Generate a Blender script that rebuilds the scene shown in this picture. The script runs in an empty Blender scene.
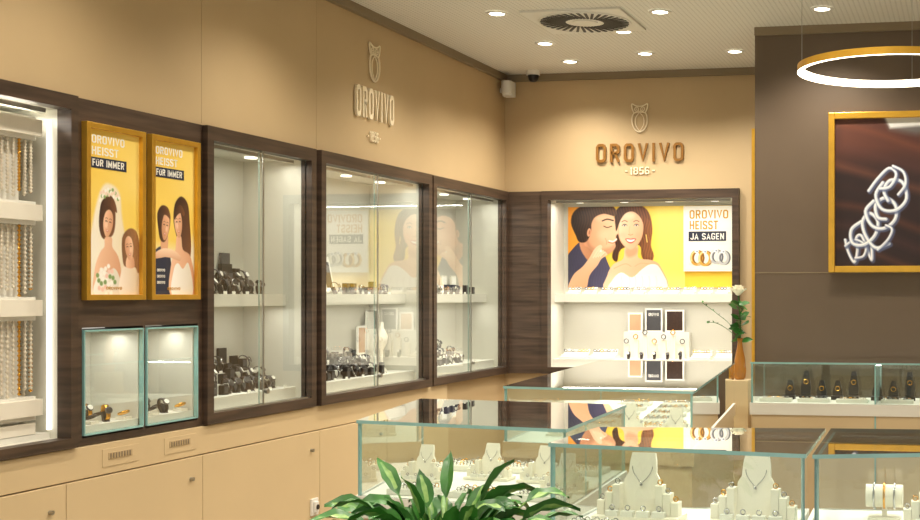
import bpy, bmesh, math, random
import numpy as np
from mathutils import Matrix, Vector
random.seed(4)
E=1.45; XL=-3.085; YB=8.0; YR=6.8; CH=1.48; ZC=E+CH
sc=bpy.context.scene
try:
    sc.view_settings.view_transform='Standard'; sc.view_settings.look='None'
except Exception: pass

# ---------------- materials ----------------
def lin(c):
    return tuple(((v/255)/12.92 if v/255<=.04045 else ((v/255+.055)/1.055)**2.4) for v in c)
def mat(name,rgb,rough=.5,metal=0,noise=0,nscale=8,bump=0,emis=0,spec=.5,stretch=None,rgb2=None):
    m=bpy.data.materials.new(name); m.use_nodes=True
    nt=m.node_tree; b=nt.nodes['Principled BSDF']
    c=lin(rgb)+(1,)
    b.inputs['Base Color'].default_value=c
    b.inputs['Roughness'].default_value=rough; b.inputs['Metallic'].default_value=metal
    b.inputs['Specular IOR Level'].default_value=spec
    if emis:
        b.inputs['Emission Color'].default_value=c; b.inputs['Emission Strength'].default_value=emis
    tc=nt.nodes.new('ShaderNodeTexCoord'); mp=nt.nodes.new('ShaderNodeMapping')
    if stretch: mp.inputs['Scale'].default_value=stretch
    nt.links.new(tc.outputs['Object'],mp.inputs['Vector'])
    nz=nt.nodes.new('ShaderNodeTexNoise'); nz.inputs['Scale'].default_value=nscale; nz.inputs['Detail'].default_value=4
    nt.links.new(mp.outputs[0],nz.inputs['Vector'])
    if noise or rgb2:
        r=nt.nodes.new('ShaderNodeValToRGB')
        d=lin(rgb2) if rgb2 else tuple(x*(1-noise) for x in c[:3])
        r.color_ramp.elements[0].position=.35; r.color_ramp.elements[1].position=.65
        r.color_ramp.elements[0].color=d+(1,) if len(d)==3 else d
        r.color_ramp.elements[1].color=c
        nt.links.new(nz.outputs['Fac'],r.inputs[0]); nt.links.new(r.outputs[0],b.inputs['Base Color'])
    if bump:
        bp=nt.nodes.new('ShaderNodeBump'); bp.inputs['Strength'].default_value=bump; bp.inputs['Distance'].default_value=.01
        nt.links.new(nz.outputs['Fac'],bp.inputs['Height']); nt.links.new(bp.outputs[0],b.inputs['Normal'])
    return m
def emit(name,rgb,s):
    m=bpy.data.materials.new(name); m.use_nodes=True; nt=m.node_tree; nt.nodes.clear()
    e=nt.nodes.new('ShaderNodeEmission'); e.inputs[0].default_value=lin(rgb)+(1,); e.inputs[1].default_value=s
    o=nt.nodes.new('ShaderNodeOutputMaterial'); nt.links.new(e.outputs[0],o.inputs[0]); return m
def glass(name,tint,ior=1.5,gain=1.0):
    m=bpy.data.materials.new(name); m.use_nodes=True; nt=m.node_tree; nt.nodes.clear()
    N=nt.nodes.new; L=nt.links.new
    o=N('ShaderNodeOutputMaterial'); mx=N('ShaderNodeMixShader'); t=N('ShaderNodeBsdfTransparent'); g=N('ShaderNodeBsdfGlossy')
    t.inputs[0].default_value=tint+(1,); g.inputs['Roughness'].default_value=0.0
    g.inputs['Color'].default_value=(1,1,1,1)
    f=N('ShaderNodeFresnel'); f.inputs[0].default_value=ior
    ge=N('ShaderNodeNewGeometry'); s=N('ShaderNodeMath'); s.operation='SUBTRACT'; s.inputs[0].default_value=gain
    k=N('ShaderNodeMath'); k.operation='MULTIPLY'; k.inputs[1].default_value=gain
    L(ge.outputs['Backfacing'],k.inputs[0]); L(k.outputs[0],s.inputs[1])
    mu=N('ShaderNodeMath'); mu.operation='MULTIPLY'; mu.use_clamp=True
    L(f.outputs[0],mu.inputs[0]); L(s.outputs[0],mu.inputs[1])
    L(mu.outputs[0],mx.inputs[0]); L(t.outputs[0],mx.inputs[1]); L(g.outputs[0],mx.inputs[2]); L(mx.outputs[0],o.inputs[0])
    return m
M_wall=mat('wall_beige_paint',(194,169,129),.6,noise=.04,nscale=3,bump=.03)
M_brown=mat('wall_brown_paint',(100,84,67),.55,noise=.05,nscale=4,bump=.03)
M_floor=mat('floor_stone',(160,151,136),.35,noise=.15,nscale=5)
M_trim=mat('trim_taupe',(136,120,94),.5,noise=.05)
M_gap=mat('panel_gap',(184,160,122),.7)
WS=(1.0,1.0,16)
M_wood=mat('dark_wood',(80,62,48),.45,rgb2=(54,41,31),nscale=3,stretch=WS,bump=.05)
M_wood2=mat('dark_wood_panel',(86,68,54),.45,rgb2=(58,44,34),nscale=3,stretch=WS,bump=.05)
M_cab=mat('cabinet_beige',(208,185,145),.45,noise=.03,nscale=3)
M_white=mat('display_white',(228,226,216),.5,noise=.02,nscale=6)
M_inner=mat('case_interior',(208,206,194),.5,noise=.02,nscale=6)
M_ivory=mat('display_ivory',(240,234,218),.5,noise=.02)
M_gold=mat('gold_frame',(224,174,64),.32,metal=.65,noise=.1,nscale=20)
M_goldlet=mat('bronze_letters',(156,110,52),.35,metal=.35,noise=.1)
M_logo=mat('logo_cream',(244,230,200),.5)
M_steel=mat('brushed_steel',(170,168,160),.3,metal=.9,noise=.05)
M_dark=mat('black_leather',(24,22,24),.4,noise=.3,nscale=60)
M_brownl=mat('brown_leather',(62,42,32),.4,noise=.3,nscale=60)
M_dial=mat('watch_dial',(96,96,100),.3,metal=.6)
M_goldj=mat('jewel_gold',(230,170,70),.2,metal=1,noise=.05)
M_silver=mat('jewel_silver',(190,190,193),.2,metal=1,noise=.05)
M_glass=glass('clear_glass',(.955,.975,.965),1.5,1.9)
M_glasst=glass('counter_glass',(.92,.955,.94),1.5,1.7)
M_edge=mat('glass_edge_teal',(146,192,188),.15,noise=.15,nscale=10,emis=.03)  # slight emission added so the glass edges glow by themselves
M_edge2=mat('glass_edge_soft',(164,190,182),.15,noise=.1,nscale=10)
M_led=emit('led_strip',(255,246,226),3)
M_spot=emit('downlight_lens',(255,244,222),14)
M_spotc=emit('case_light_lens',(255,244,222),3)
M_ring=emit('ring_lamp_diffuser',(255,240,210),6)
M_pwhite=mat('poster_white',(248,246,238),.6,noise=.02)
M_yel=mat('poster_yellow',(240,196,60),.6,noise=.04)
M_navy=mat('poster_navy',(34,40,62),.6,noise=.05)
M_ochre=mat('poster_ochre',(206,152,48),.6,noise=.03)
M_tan=mat('card_tan',(200,160,124),.6,noise=.1)
M_green=mat('leaf_green',(70,134,54),.35,rgb2=(34,90,34),nscale=14)
M_green2=mat('leaf_pale',(168,200,118),.35,rgb2=(92,150,68),nscale=30)
M_pot=mat('planter_grey',(120,112,100),.5,noise=.1)
M_soil=mat('soil',(50,38,28),.9,noise=.4,nscale=50)
M_amber=mat('vase_amber',(176,116,46),.15,noise=.2,nscale=8)
M_rose=mat('rose_petal',(248,244,224),.5,noise=.05)
M_plast=mat('white_plastic',(226,224,216),.4,noise=.02)
M_bead=mat('bead_champagne',(236,226,204),.35,metal=.0,noise=.25,nscale=60)
def attrmat():
    m=bpy.data.materials.new('printed_poster'); m.use_nodes=True; nt=m.node_tree
    a=nt.nodes.new('ShaderNodeAttribute'); a.attribute_name='print'
    nt.links.new(a.outputs['Color'],nt.nodes['Principled BSDF'].inputs['Base Color']); nt.nodes['Principled BSDF'].inputs['Roughness'].default_value=.45
    return m
M_print=attrmat()

def ceilmat():
    m=mat('ceiling_perforated',(224,221,212),.7,noise=.02,nscale=2); nt=m.node_tree; N=nt.nodes.new; L=nt.links.new
    b=nt.nodes['Principled BSDF']; tc=N('ShaderNodeTexCoord')
    sx=N('ShaderNodeVectorMath'); sx.operation='SCALE'; sx.inputs['Scale'].default_value=38
    fr=N('ShaderNodeVectorMath'); fr.operation='FRACTION'; su=N('ShaderNodeVectorMath'); su.operation='SUBTRACT'; su.inputs[1].default_value=(.5,.5,0)
    ml=N('ShaderNodeVectorMath'); ml.operation='MULTIPLY'; ml.inputs[1].default_value=(1,1,0)
    ln=N('ShaderNodeVectorMath'); ln.operation='LENGTH'; lt=N('ShaderNodeMath'); lt.operation='LESS_THAN'; lt.inputs[1].default_value=.18
    L(tc.outputs['Object'],sx.inputs[0]); L(sx.outputs[0],fr.inputs[0]); L(fr.outputs[0],su.inputs[0]); L(su.outputs[0],ml.inputs[0]); L(ml.outputs[0],ln.inputs[0]); L(ln.outputs['Value'],lt.inputs[0])
    mx=N('ShaderNodeMixRGB'); mx.inputs[1].default_value=lin((224,221,212))+(1,); mx.inputs[2].default_value=lin((180,176,166))+(1,)
    L(lt.outputs[0],mx.inputs[0]); L(mx.outputs[0],b.inputs['Base Color']); return m
M_ceilp=ceilmat()

# ---------------- mesh builder ----------------
LEFT=Matrix.Translation((XL,0,E))@Matrix.Rotation(math.pi/2,4,'Z')@Matrix.Rotation(math.pi/2,4,'X')
BACK=Matrix.Translation((0,YB,E))@Matrix.Rotation(math.pi/2,4,'X')
BRW=Matrix.Translation((0,YR,E))@Matrix.Rotation(math.pi/2,4,'X')
# stroke font: each glyph = (width, [polylines])
OO=[(.08,.2),(.08,.8),(.13,.88),(.2,.93),(.42,.93),(.49,.88),(.54,.8),(.54,.2),(.49,.12),(.42,.07),(.2,.07),(.13,.12),(.08,.2)]
G={'O':(.62,[OO]),'R':(.62,[[(.09,0),(.09,.93),(.4,.93),(.52,.84),(.52,.58),(.4,.5),(.09,.5)],[(.32,.5),(.54,0)]]),
'V':(.62,[[(.06,1),(.31,.03),(.56,1)]]),'I':(.2,[[(.1,0),(.1,1)]]),'H':(.62,[[(.09,0),(.09,1)],[(.53,0),(.53,1)],[(.09,.5),(.53,.5)]]),
'E':(.52,[[(.5,.93),(.09,.93),(.09,.07),(.5,.07)],[(.09,.5),(.45,.5)]]),'S':(.58,[[(.5,.74),(.5,.84),(.4,.93),(.18,.93),(.08,.84),(.08,.62),(.18,.53),(.4,.47),(.5,.38),(.5,.16),(.4,.07),(.18,.07),(.08,.16),(.08,.26)]]),
'T':(.56,[[(0,.93),(.56,.93)],[(.28,0),(.28,.93)]]),'J':(.5,[[(.42,1),(.42,.16),(.32,.07),(.16,.07),(.07,.16),(.07,.28)]]),'A':(.62,[[(.06,0),(.31,.97),(.56,0)],[(.16,.3),(.46,.3)]]),
'G':(.6,[[(.52,.74),(.52,.84),(.42,.93),(.18,.93),(.08,.84),(.08,.16),(.18,.07),(.42,.07),(.52,.16),(.52,.46),(.32,.46)]]),'N':(.62,[[(.09,0),(.09,1)],[(.09,.95),(.53,.05)],[(.53,0),(.53,1)]]),
'F':(.5,[[(.5,.93),(.09,.93),(.09,0)],[(.09,.5),(.44,.5)]]),'M':(.76,[[(.09,0),(.09,1)],[(.09,.95),(.38,.25),(.67,.95)],[(.67,0),(.67,1)]]),'U':(.62,[[(.09,.78),(.09,.2),(.2,.07),(.42,.07),(.53,.2),(.53,.78)],[(.12,.95),(.24,.95)],[(.38,.95),(.5,.95)]]),
' ':(.3,[]),'1':(.3,[[(.02,.8),(.16,.95),(.16,0)]]),'8':(.6,[[(.2,.53),(.1,.62),(.1,.84),(.2,.93),(.4,.93),(.5,.84),(.5,.62),(.4,.53),(.2,.53),(.08,.42),(.08,.18),(.2,.07),(.4,.07),(.52,.18),(.52,.42),(.4,.53)]]),
'5':(.58,[[(.5,.93),(.12,.93),(.1,.55),(.38,.58),(.5,.48),(.5,.18),(.38,.07),(.18,.07),(.08,.18)]]),'6':(.6,[[(.5,.82),(.4,.93),(.2,.93),(.08,.8),(.08,.2),(.2,.07),(.4,.07),(.52,.2),(.52,.42),(.4,.54),(.08,.5)]])}
class B:
    def __init__(s,M=None): s.v=[];s.f=[];s.m=[];s.sm=[];s.mats=[];s.M=M or Matrix.Identity(4)
    def mi(s,m):
        if m not in s.mats: s.mats.append(m)
        return s.mats.index(m)
    def add(s,vs,fs,m,smooth=False,L=None):
        o=len(s.v); T=s.M@L if L is not None else s.M
        s.v+= [T@Vector(p) for p in vs]
        for i,f in enumerate(fs):
            s.f.append([o+k for k in f]); s.m.append(s.mi(m[i] if isinstance(m,list) else m)); s.sm.append(smooth)
    def box(s,x0,x1,y0,y1,z0,z1,m,L=None):
        vs=[(x0,y0,z0),(x1,y0,z0),(x1,y1,z0),(x0,y1,z0),(x0,y0,z1),(x1,y0,z1),(x1,y1,z1),(x0,y1,z1)]
        s.add(vs,[(0,3,2,1),(4,5,6,7),(0,1,5,4),(1,2,6,5),(2,3,7,6),(3,0,4,7)],m,L=L)
    def prism(s,poly,z0,z1,ms,mc,L=None):
        a=sum(poly[i][0]*poly[(i+1)%len(poly)][1]-poly[(i+1)%len(poly)][0]*poly[i][1] for i in range(len(poly)))
        if a<0: poly=poly[::-1]
        n=len(poly); vs=[(p[0],p[1],z0) for p in poly]+[(p[0],p[1],z1) for p in poly]
        fs=[tuple(range(n))[::-1],tuple(range(n,2*n))]+[(i,(i+1)%n,n+(i+1)%n,n+i) for i in range(n)]
        s.add(vs,fs,[mc,mc]+[ms]*n,L=L)
    def lathe(s,prof,m,seg=24,L=None,caps=True,arc=None):
        vs=[];fs=[]
        for r,z in prof:
            for i in range(seg):
                a=2*math.pi*i/seg; vs.append((r*math.cos(a),r*math.sin(a),z))
        for j in range(len(prof)-1):
            for i in range(seg):
                k=(i+1)%seg; fs.append((j*seg+i,j*seg+k,(j+1)*seg+k,(j+1)*seg+i))
        s.add(vs,fs,m,True,L)
        if caps:
            s.add(vs[:seg],[tuple(range(seg))[::-1]],m,False,L); s.add(vs[-seg:],[tuple(range(seg))],m,False,L)
    def cyl(s,c,r,h,m,seg=20,R=None):
        L=Matrix.Translation(c)
        if R is not None: L=L@R
        s.lathe([(r,0),(r,h)],m,seg,L)
    def torus(s,c,R,r,m,rot=None,seg=24,ms=8,arc=(0,2*math.pi)):
        vs=[];fs=[];closed=abs(arc[1]-arc[0]-2*math.pi)<1e-4; n=seg if closed else seg+1
        for i in range(n):
            a=arc[0]+(arc[1]-arc[0])*i/seg
            for j in range(ms):
                b=2*math.pi*j/ms; q=R+r*math.cos(b); vs.append((q*math.cos(a),q*math.sin(a),r*math.sin(b)))
        for i in range(seg):
            k=(i+1)%n
            for j in range(ms):
                l=(j+1)%ms; fs.append((i*ms+j,k*ms+j,k*ms+l,i*ms+l))
        L=Matrix.Translation(c)
        if rot is not None: L=L@rot
        s.add(vs,fs,m,True,L)
    def sph(s,c,r,m,sc=(1,1,1),seg=12):
        prof=[(max(1e-4,r*math.sin(math.pi*i/8)),-r*math.cos(math.pi*i/8)) for i in range(9)]
        s.lathe(prof,m,seg,Matrix.Translation(c)@Matrix.Diagonal((*sc,1)),caps=False)
    def tube(s,pts,r,m,ms=6,closed=False,flat=1):
        P=[Vector(p) for p in pts]; n=len(P); vs=[];fs=[]
        for i,p in enumerate(P):
            if closed: t=P[(i+1)%n]-P[i-1]
            else: t=P[min(i+1,n-1)]-P[max(i-1,0)]
            t=t.normalized() if t.length>1e-9 else Vector((0,0,1))
            u=Vector((0,0,1)) if abs(t.z)<.9 else Vector((1,0,0))
            a=t.cross(u).normalized(); b=a.cross(t)
            rr=r[i] if isinstance(r,(list,tuple)) else r
            for j in range(ms):
                g=2*math.pi*j/ms; vs.append(p+a*rr*math.cos(g)+b*rr*flat*math.sin(g))
        for i in range(n if closed else n-1):
            k=(i+1)%n
            for j in range(ms):
                l=(j+1)%ms; fs.append((i*ms+j,i*ms+l,k*ms+l,k*ms+j))
        s.add(vs,fs,m,True)
    def text(s,t,x,y,w,h,z,m,ext=.001,th=.17,gap=.14):
        tot=sum(G[c][0]+gap for c in t)-gap; kx=w/tot; cx=0
        for ch in t:
            gw,pl=G[ch]
            for P in pl:
                closed=P[0]==P[-1]; Q=[Vector((p[0]+cx,p[1])) for p in (P[:-1] if closed else P)]; n=len(Q); Lp=[];Rp=[]
                for i in range(n):
                    a=Q[i]-Q[i-1] if (i>0 or closed) else Q[1]-Q[0]
                    c=Q[(i+1)%n]-Q[i] if (i<n-1 or closed) else Q[i]-Q[i-1]
                    a=a.normalized(); c=c.normalized(); na=Vector((-a.y,a.x)); nc=Vector((-c.y,c.x)); mm=(na+nc)
                    mm=mm.normalized() if mm.length>.1 else na
                    k=th/2/max(.35,mm.dot(na)); Lp.append(Q[i]+mm*k); Rp.append(Q[i]-mm*k)
                vs=[]
                for zz in (z,z+ext):
                    for p in Lp+Rp: vs.append((x+p.x*kx,y+min(1,max(0,p.y))*h,zz))
                fs=[]; N2=2*n
                for i in range(n if closed else n-1):
                    j=(i+1)%n
                    fs+=[(N2+i,N2+n+i,N2+n+j,N2+j),(i,j,j+N2,i+N2),(n+j,n+i,n+i+N2,n+j+N2)]
                if not closed: fs+=[(0,N2,N2+n,n),(n-1,2*n-1,N2+2*n-1,N2+n-1)]
                s.add(vs,fs,m)
            cx+=gw+gap
    def done(s,name,bevel=0,parent=None):
        me=bpy.data.meshes.new(name); me.from_pydata([tuple(v) for v in s.v],[],s.f)
        for m in s.mats: me.materials.append(m)
        for i,p in enumerate(me.polygons): p.material_index=s.m[i]; p.use_smooth=s.sm[i]
        me.update(); o=bpy.data.objects.new(name,me); sc.collection.objects.link(o)
        if bevel:
            md=o.modifiers.new('bevel','BEVEL'); md.width=bevel; md.segments=2; md.limit_method='ANGLE'
        if parent: o.parent=parent
        return o
def crom(pts,k=5):
    n=len(pts); out=[]
    for i in range(n):
        p0,p1,p2,p3=[pts[(i+d)%n] for d in (-1,0,1,2)]
        for j in range(k):
            t=j/k
            out.append(tuple(.5*((2*p1[c])+(-p0[c]+p2[c])*t+(2*p0[c]-5*p1[c]+4*p2[c]-p3[c])*t*t+(-p0[c]+3*p1[c]-3*p2[c]+p3[c])*t**3) for c in range(2)))
    return out
def cromo(pts,k=8):
    out=[]
    P=[pts[0]]+list(pts)+[pts[-1]]
    for i in range(1,len(P)-2):
        p0,p1,p2,p3=P[i-1:i+3]
        for j in range(k):
            t=j/k; out.append(tuple(.5*((2*p1[c])+(-p0[c]+p2[c])*t+(2*p0[c]-5*p1[c]+4*p2[c]-p3[c])*t*t+(-p0[c]+3*p1[c]-3*p2[c]+p3[c])*t**3) for c in range(len(p1))))
    out.append(tuple(pts[-1])); return out
def area(name,loc,rot,sx,sy,p,col=(1,.95,.86),spread=180):
    l=bpy.data.lights.new(name,'AREA'); l.shape='RECTANGLE'; l.size=sx; l.size_y=sy; l.energy=p; l.color=col; l.spread=math.radians(spread)
    o=bpy.data.objects.new(name,l); sc.collection.objects.link(o); o.location=loc; o.rotation_euler=rot; return o

# -------- print painter: soft-shaded artwork stored as vertex colours on a fine flat grid --------
class Paint:
    def __init__(s,u0,v0,u1,v1,res,bg):
        s.nx=int((u1-u0)*res)+1; s.ny=int((v1-v0)*res)+1
        s.U,s.V=np.meshgrid(np.linspace(u0,u1,s.nx),np.linspace(v0,v1,s.ny)); s.C=np.zeros((s.ny,s.nx,3)); s.C[:]=bg; s.b=(u0,v0,u1,v1)
    def sd(s,pts):
        P=np.array(pts); d=np.full(s.U.shape,1e9); ins=np.zeros(s.U.shape,bool)
        for i in range(len(P)):
            a=P[i]; b=P[(i+1)%len(P)]; e=b-a; L=max(1e-9,(e**2).sum())
            t=np.clip(((s.U-a[0])*e[0]+(s.V-a[1])*e[1])/L,0,1)
            d=np.minimum(d,np.hypot(s.U-a[0]-t*e[0],s.V-a[1]-t*e[1]))
            if a[1]!=b[1]:
                c=((a[1]>s.V)!=(b[1]>s.V))&(s.U<(b[0]-a[0])*(s.V-a[1])/(b[1]-a[1])+a[0]); ins^=c
        return np.where(ins,d,-d)
    def blend(s,al,col): s.C=s.C*(1-al[...,None])+col*al[...,None]
    def poly(s,pts,c,c2=None,g=(1,0),soft=.6,smooth=True,edge=0,edgec=None,strand=0,a=1):
        if smooth: pts=crom(pts,4)
        d=s.sd(pts); al=np.clip(d/soft+.5,0,1)*a
        P=np.array(pts); col=np.zeros(s.C.shape); col[:]=c
        if c2 is not None:
            pr=s.U*g[0]+s.V*g[1]; pp=P[:,0]*g[0]+P[:,1]*g[1]; t=np.clip((pr-pp.min())/(pp.max()-pp.min()+1e-9),0,1)[...,None]; col=np.array(c)*(1-t)+np.array(c2)*t
        if edge:
            k=np.clip(1-d/edge,0,1)[...,None]*.6; col=col*(1-k)+np.array(edgec if edgec is not None else [x*.6 for x in c])*k
        if strand:
            w=np.sin(s.U*2.3+np.sin(s.V*.25)*3)*.5+np.sin(s.U*5.1+s.V*.7)*.3; col=col*(1+strand*w[...,None])
        s.blend(al,col)
    def ell(s,cx,cy,rx,ry,c,rot=0,soft=.6,a=1,c2=None,g=(1,0)):
        n=20; pts=[(cx+rx*math.cos(t)*math.cos(rot)-ry*math.sin(t)*math.sin(rot),cy+rx*math.cos(t)*math.sin(rot)+ry*math.sin(t)*math.cos(rot)) for t in [2*math.pi*i/n for i in range(n)]]
        s.poly(pts,c,c2,g,soft,False,a=a)
    def stroke(s,pts,w,c,soft=.6,a=1):
        P=np.array(cromo(pts,5)); d=np.full(s.U.shape,1e9)
        for i in range(len(P)-1):
            A=P[i];e=P[i+1]-A;L=max(1e-9,(e**2).sum()); t=np.clip(((s.U-A[0])*e[0]+(s.V-A[1])*e[1])/L,0,1); d=np.minimum(d,np.hypot(s.U-A[0]-t*e[0],s.V-A[1]-t*e[1]))
        s.blend(np.clip((w/2-d)/soft+.5,0,1)*a,np.array(c,float))
    def obj(s,name,M,x0,y0,x1,y1,z,parent):
        xs=np.linspace(x0,x1,s.nx); ys=np.linspace(y1,y0,s.ny)
        vs=[tuple(M@Vector((x,y,z))) for y in ys for x in xs]; fs=[(j*s.nx+i,(j+1)*s.nx+i,(j+1)*s.nx+i+1,j*s.nx+i+1) for j in range(s.ny-1) for i in range(s.nx-1)]
        me=bpy.data.meshes.new(name); me.from_pydata(vs,[],fs); at=me.color_attributes.new('print','FLOAT_COLOR','POINT')
        c=np.clip(s.C/255,0,1); l=np.where(c<=.04045,c/12.92,((c+.055)/1.055)**2.4); buf=np.ones((s.ny*s.nx,4)); buf[:,:3]=l.reshape(-1,3)
        at.data.foreach_set('color',buf.ravel().astype(np.float32)); me.materials.append(M_print)
        o=bpy.data.objects.new(name,me); sc.collection.objects.link(o); o.parent=parent; return o

# ---------------- room shell ----------------
FT,FB=.69,-.535
b=B(); b.box(XL-.6,3.0,-1.5,YB+.5,-.1,0,M_floor); b.done('floor')
b=B(); b.box(XL-.2,3.0,-1.5,YB+.2,ZC,ZC+.1,M_ceilp); b.done('ceiling')
b=B(LEFT)
b.box(-1.5,8.0,FT,CH,-.15,0,M_wall); b.box(-1.5,8.0,-E,FB,-.15,0,M_wall); b.box(-1.5,2.9,FB,FT,-.15,0,M_wall)
b.done('wall_left')
b=B(BACK)
b.box(XL,-2.81,FB,FT,-.15,0,M_wall); b.box(XL-.15,3,FT,CH,-.15,0,M_wall); b.box(XL-.15,3,-E,FB,-.15,0,M_wall)
b.box(-1.464,3,FB,FT,-.15,0,M_wall); b.done('wall_back')
b=B(BRW); b.box(-1.16,3,-E,CH,-.2,0,M_brown); b.done('wall_brown')
b=B(); b.box(3.0,3.15,-1.5,YB+.2,0,ZC,M_wall); b.done('wall_right')
b=B(BRW); b.box(-1.16,3,CH-.045,CH,.0,.02,M_trim); b.box(-1.16,3,.115,.121,0,.002,M_trim);b.done('trim_1')
b=B(LEFT); b.box(-1.5,8,CH-.045,CH,0,.03,M_trim); b.done('trim_2')
b=B(BACK); b.box(XL+.03,3,CH-.045,CH,0,.03,M_trim); b.done('trim_3')
b=B(LEFT)
for x in (4.61,5.52): b.box(x,x+.003,FT+.01,CH-.05,0,.001,M_gap)
b.done('trim_4')
b=B(BRW); b.box(-1.178,-1.16,-.5,.92,-.03,.004,M_gold); b.done('trim_5')
# ---------------- wood panels ----------------
P0,P1=3.855,4.60
C1=(3.905,4.225,-.50,-.13); C2=(4.245,4.562,-.50,-.13)
b=B(LEFT)
b.box(P0,P1,-.12,FT,-.15,.012,M_wood2); b.box(P0,P1,FB,-.51,-.15,.012,M_wood2)
for a,c in ((P0,C1[0]-.006),(C1[1]+.004,C2[0]-.004),(C2[1]+.006,P1)): b.box(a,c,-.51,-.12,-.15,.012,M_wood2)
b.done('wood_wall_panel')
b=B(BACK); b.box(XL+.001,-2.812,FB,FT,0,.03,M_wood2)
for y in (-.3,-.05,.2,.45): b.box(XL+.03,-2.812,y,y+.004,.03,.032,M_wood)
b.done('wood_wall_panel')

# ---------------- wall cases ----------------
def case(M,x0,x1,name,depth=.32,doors=True,fz=.035,shelf=(-.055,.0),deck=-.44,power=7,fw=.044,z0=-.02):
    b=B(M); y0,y1=FB,FT
    for a in ((x0,x0+fw,y0,y1),(x1-fw,x1,y0,y1),(x0+fw,x1-fw,y1-fw-.015,y1),(x0+fw,x1-fw,y0,y0+fw)):
        b.box(*a,z0,fz,M_wood)
    ix0,ix1,iy0,iy1=x0+fw,x1-fw,y0+fw,y1-fw-.015; t=.012
    b.box(ix0-t,ix1+t,iy0-t,iy1+t,-depth-t,-depth,M_inner)
    b.box(ix0-t,ix0,iy0-t,iy1+t,-depth,-.02,M_inner); b.box(ix1,ix1+t,iy0-t,iy1+t,-depth,-.02,M_inner)
    b.box(ix0-t,ix1+t,iy1,iy1+t,-depth,-.02,M_inner); b.box(ix0-t,ix1+t,iy0-t,iy0,-depth,-.02,M_inner)
    if shelf: b.box(ix0,ix1,shelf[0],shelf[1],-depth,-.1,M_white)
    b.box(ix0,ix1,iy0,deck,-depth,-.05,M_white)
    b.box(ix0+.03,ix1-.03,iy1-.015,iy1,-.06,-.04,M_steel)
    n=max(2,int((ix1-ix0)/.3))
    for i in range(n):
        x=ix0+(i+.5)*(ix1-ix0)/n; b.cyl((x,iy1,-.16),.028,.008,M_spotc,16,Matrix.Rotation(math.pi/2,4,'X'))
    if doors:
        mid=(ix0+ix1)/2
        for a,c,z in ((ix0,mid+.006,.012),(mid-.006,ix1,.0)):
            b.box(a,c,iy0+.006,iy1,z,z+.006,[M_glass,M_glass,M_edge2,M_edge2,M_edge2,M_edge2])
        b.box(mid-.005,mid+.005,iy0+.006,iy1,.018,.022,M_steel)
        b.box(ix0,ix1,iy0,iy0+.006,-.01,.025,M_steel)
        b.cyl((mid+.02,iy0+.06,.018),.012,.014,M_steel,12)
    o=b.done(name)
    c=M@Vector(((ix0+ix1)/2,iy1-.02,-.07))
    r=math.pi/2 if M is LEFT else 0
    l=area(name+'_light',c,(0,0,r),ix1-ix0-.1,.03,power); l.parent=o
    if shelf:
        c=M@Vector(((ix0+ix1)/2,shelf[0]-.006,-.13)); l=area(name+'_light_lower',c,(0,0,r),ix1-ix0-.1,.03,power*.6); l.parent=o
    return ix0,ix1,iy0,iy1
case(LEFT,4.600,5.462,'wall_display_case',power=2.0)
case(LEFT,5.49,6.74,'wall_display_case',power=2.9,fz=.045)
case(LEFT,6.77,7.965,'wall_display_case',power=2.9,fz=.04)
case(BACK,-2.81,-1.464,'wall_display_case',doors=False,fz=.05,depth=.3,power=5.0)
case(LEFT,2.9,3.853,'wall_display_case',doors=False,shelf=None,power=3.4,depth=.38,deck=-.48,fw=.035)

def watch(b,x,y,z,s=1,a=0,strap=None):
    strap=strap or M_dark
    L=Matrix.Translation((x,y,z))@Matrix.Rotation(a,4,'Y')@Matrix.Rotation(random.uniform(-.75,-.35),4,'X')@Matrix.Scale(s,4)
    b.box(-.010,.010,-.006,.04,-.02,.0,M_dark,L)
    bb=L@Matrix.Translation((0,.034,0))@Matrix.Rotation(math.pi/2,4,'Y')
    vs=[];fs=[];n=16
    for i in range(n):
        t=2*math.pi*i/n
        for sx in (-.008,.008): vs.append((.020*math.cos(t),.029*math.sin(t),sx))
        for sx in (.008,-.008): vs.append((.0235*math.cos(t),.032*math.sin(t),sx))
    for i in range(n):
        k=(i+1)%n
        for j in range(4): fs.append((i*4+j,i*4+(j+1)%4,k*4+(j+1)%4,k*4+j))
    b.add(vs,fs,strap,True,bb)
    b.lathe([(.012,0),(.0145,.003),(.014,.007),(.0115,.008)],M_silver if random.random()<.4 else M_dial,16,L@Matrix.Translation((0,.034,.022)))
    b.lathe([(.0108,0),(.0108,.001)],M_dark if random.random()<.8 else M_pwhite,14,L@Matrix.Translation((0,.034,.0302)))
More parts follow.
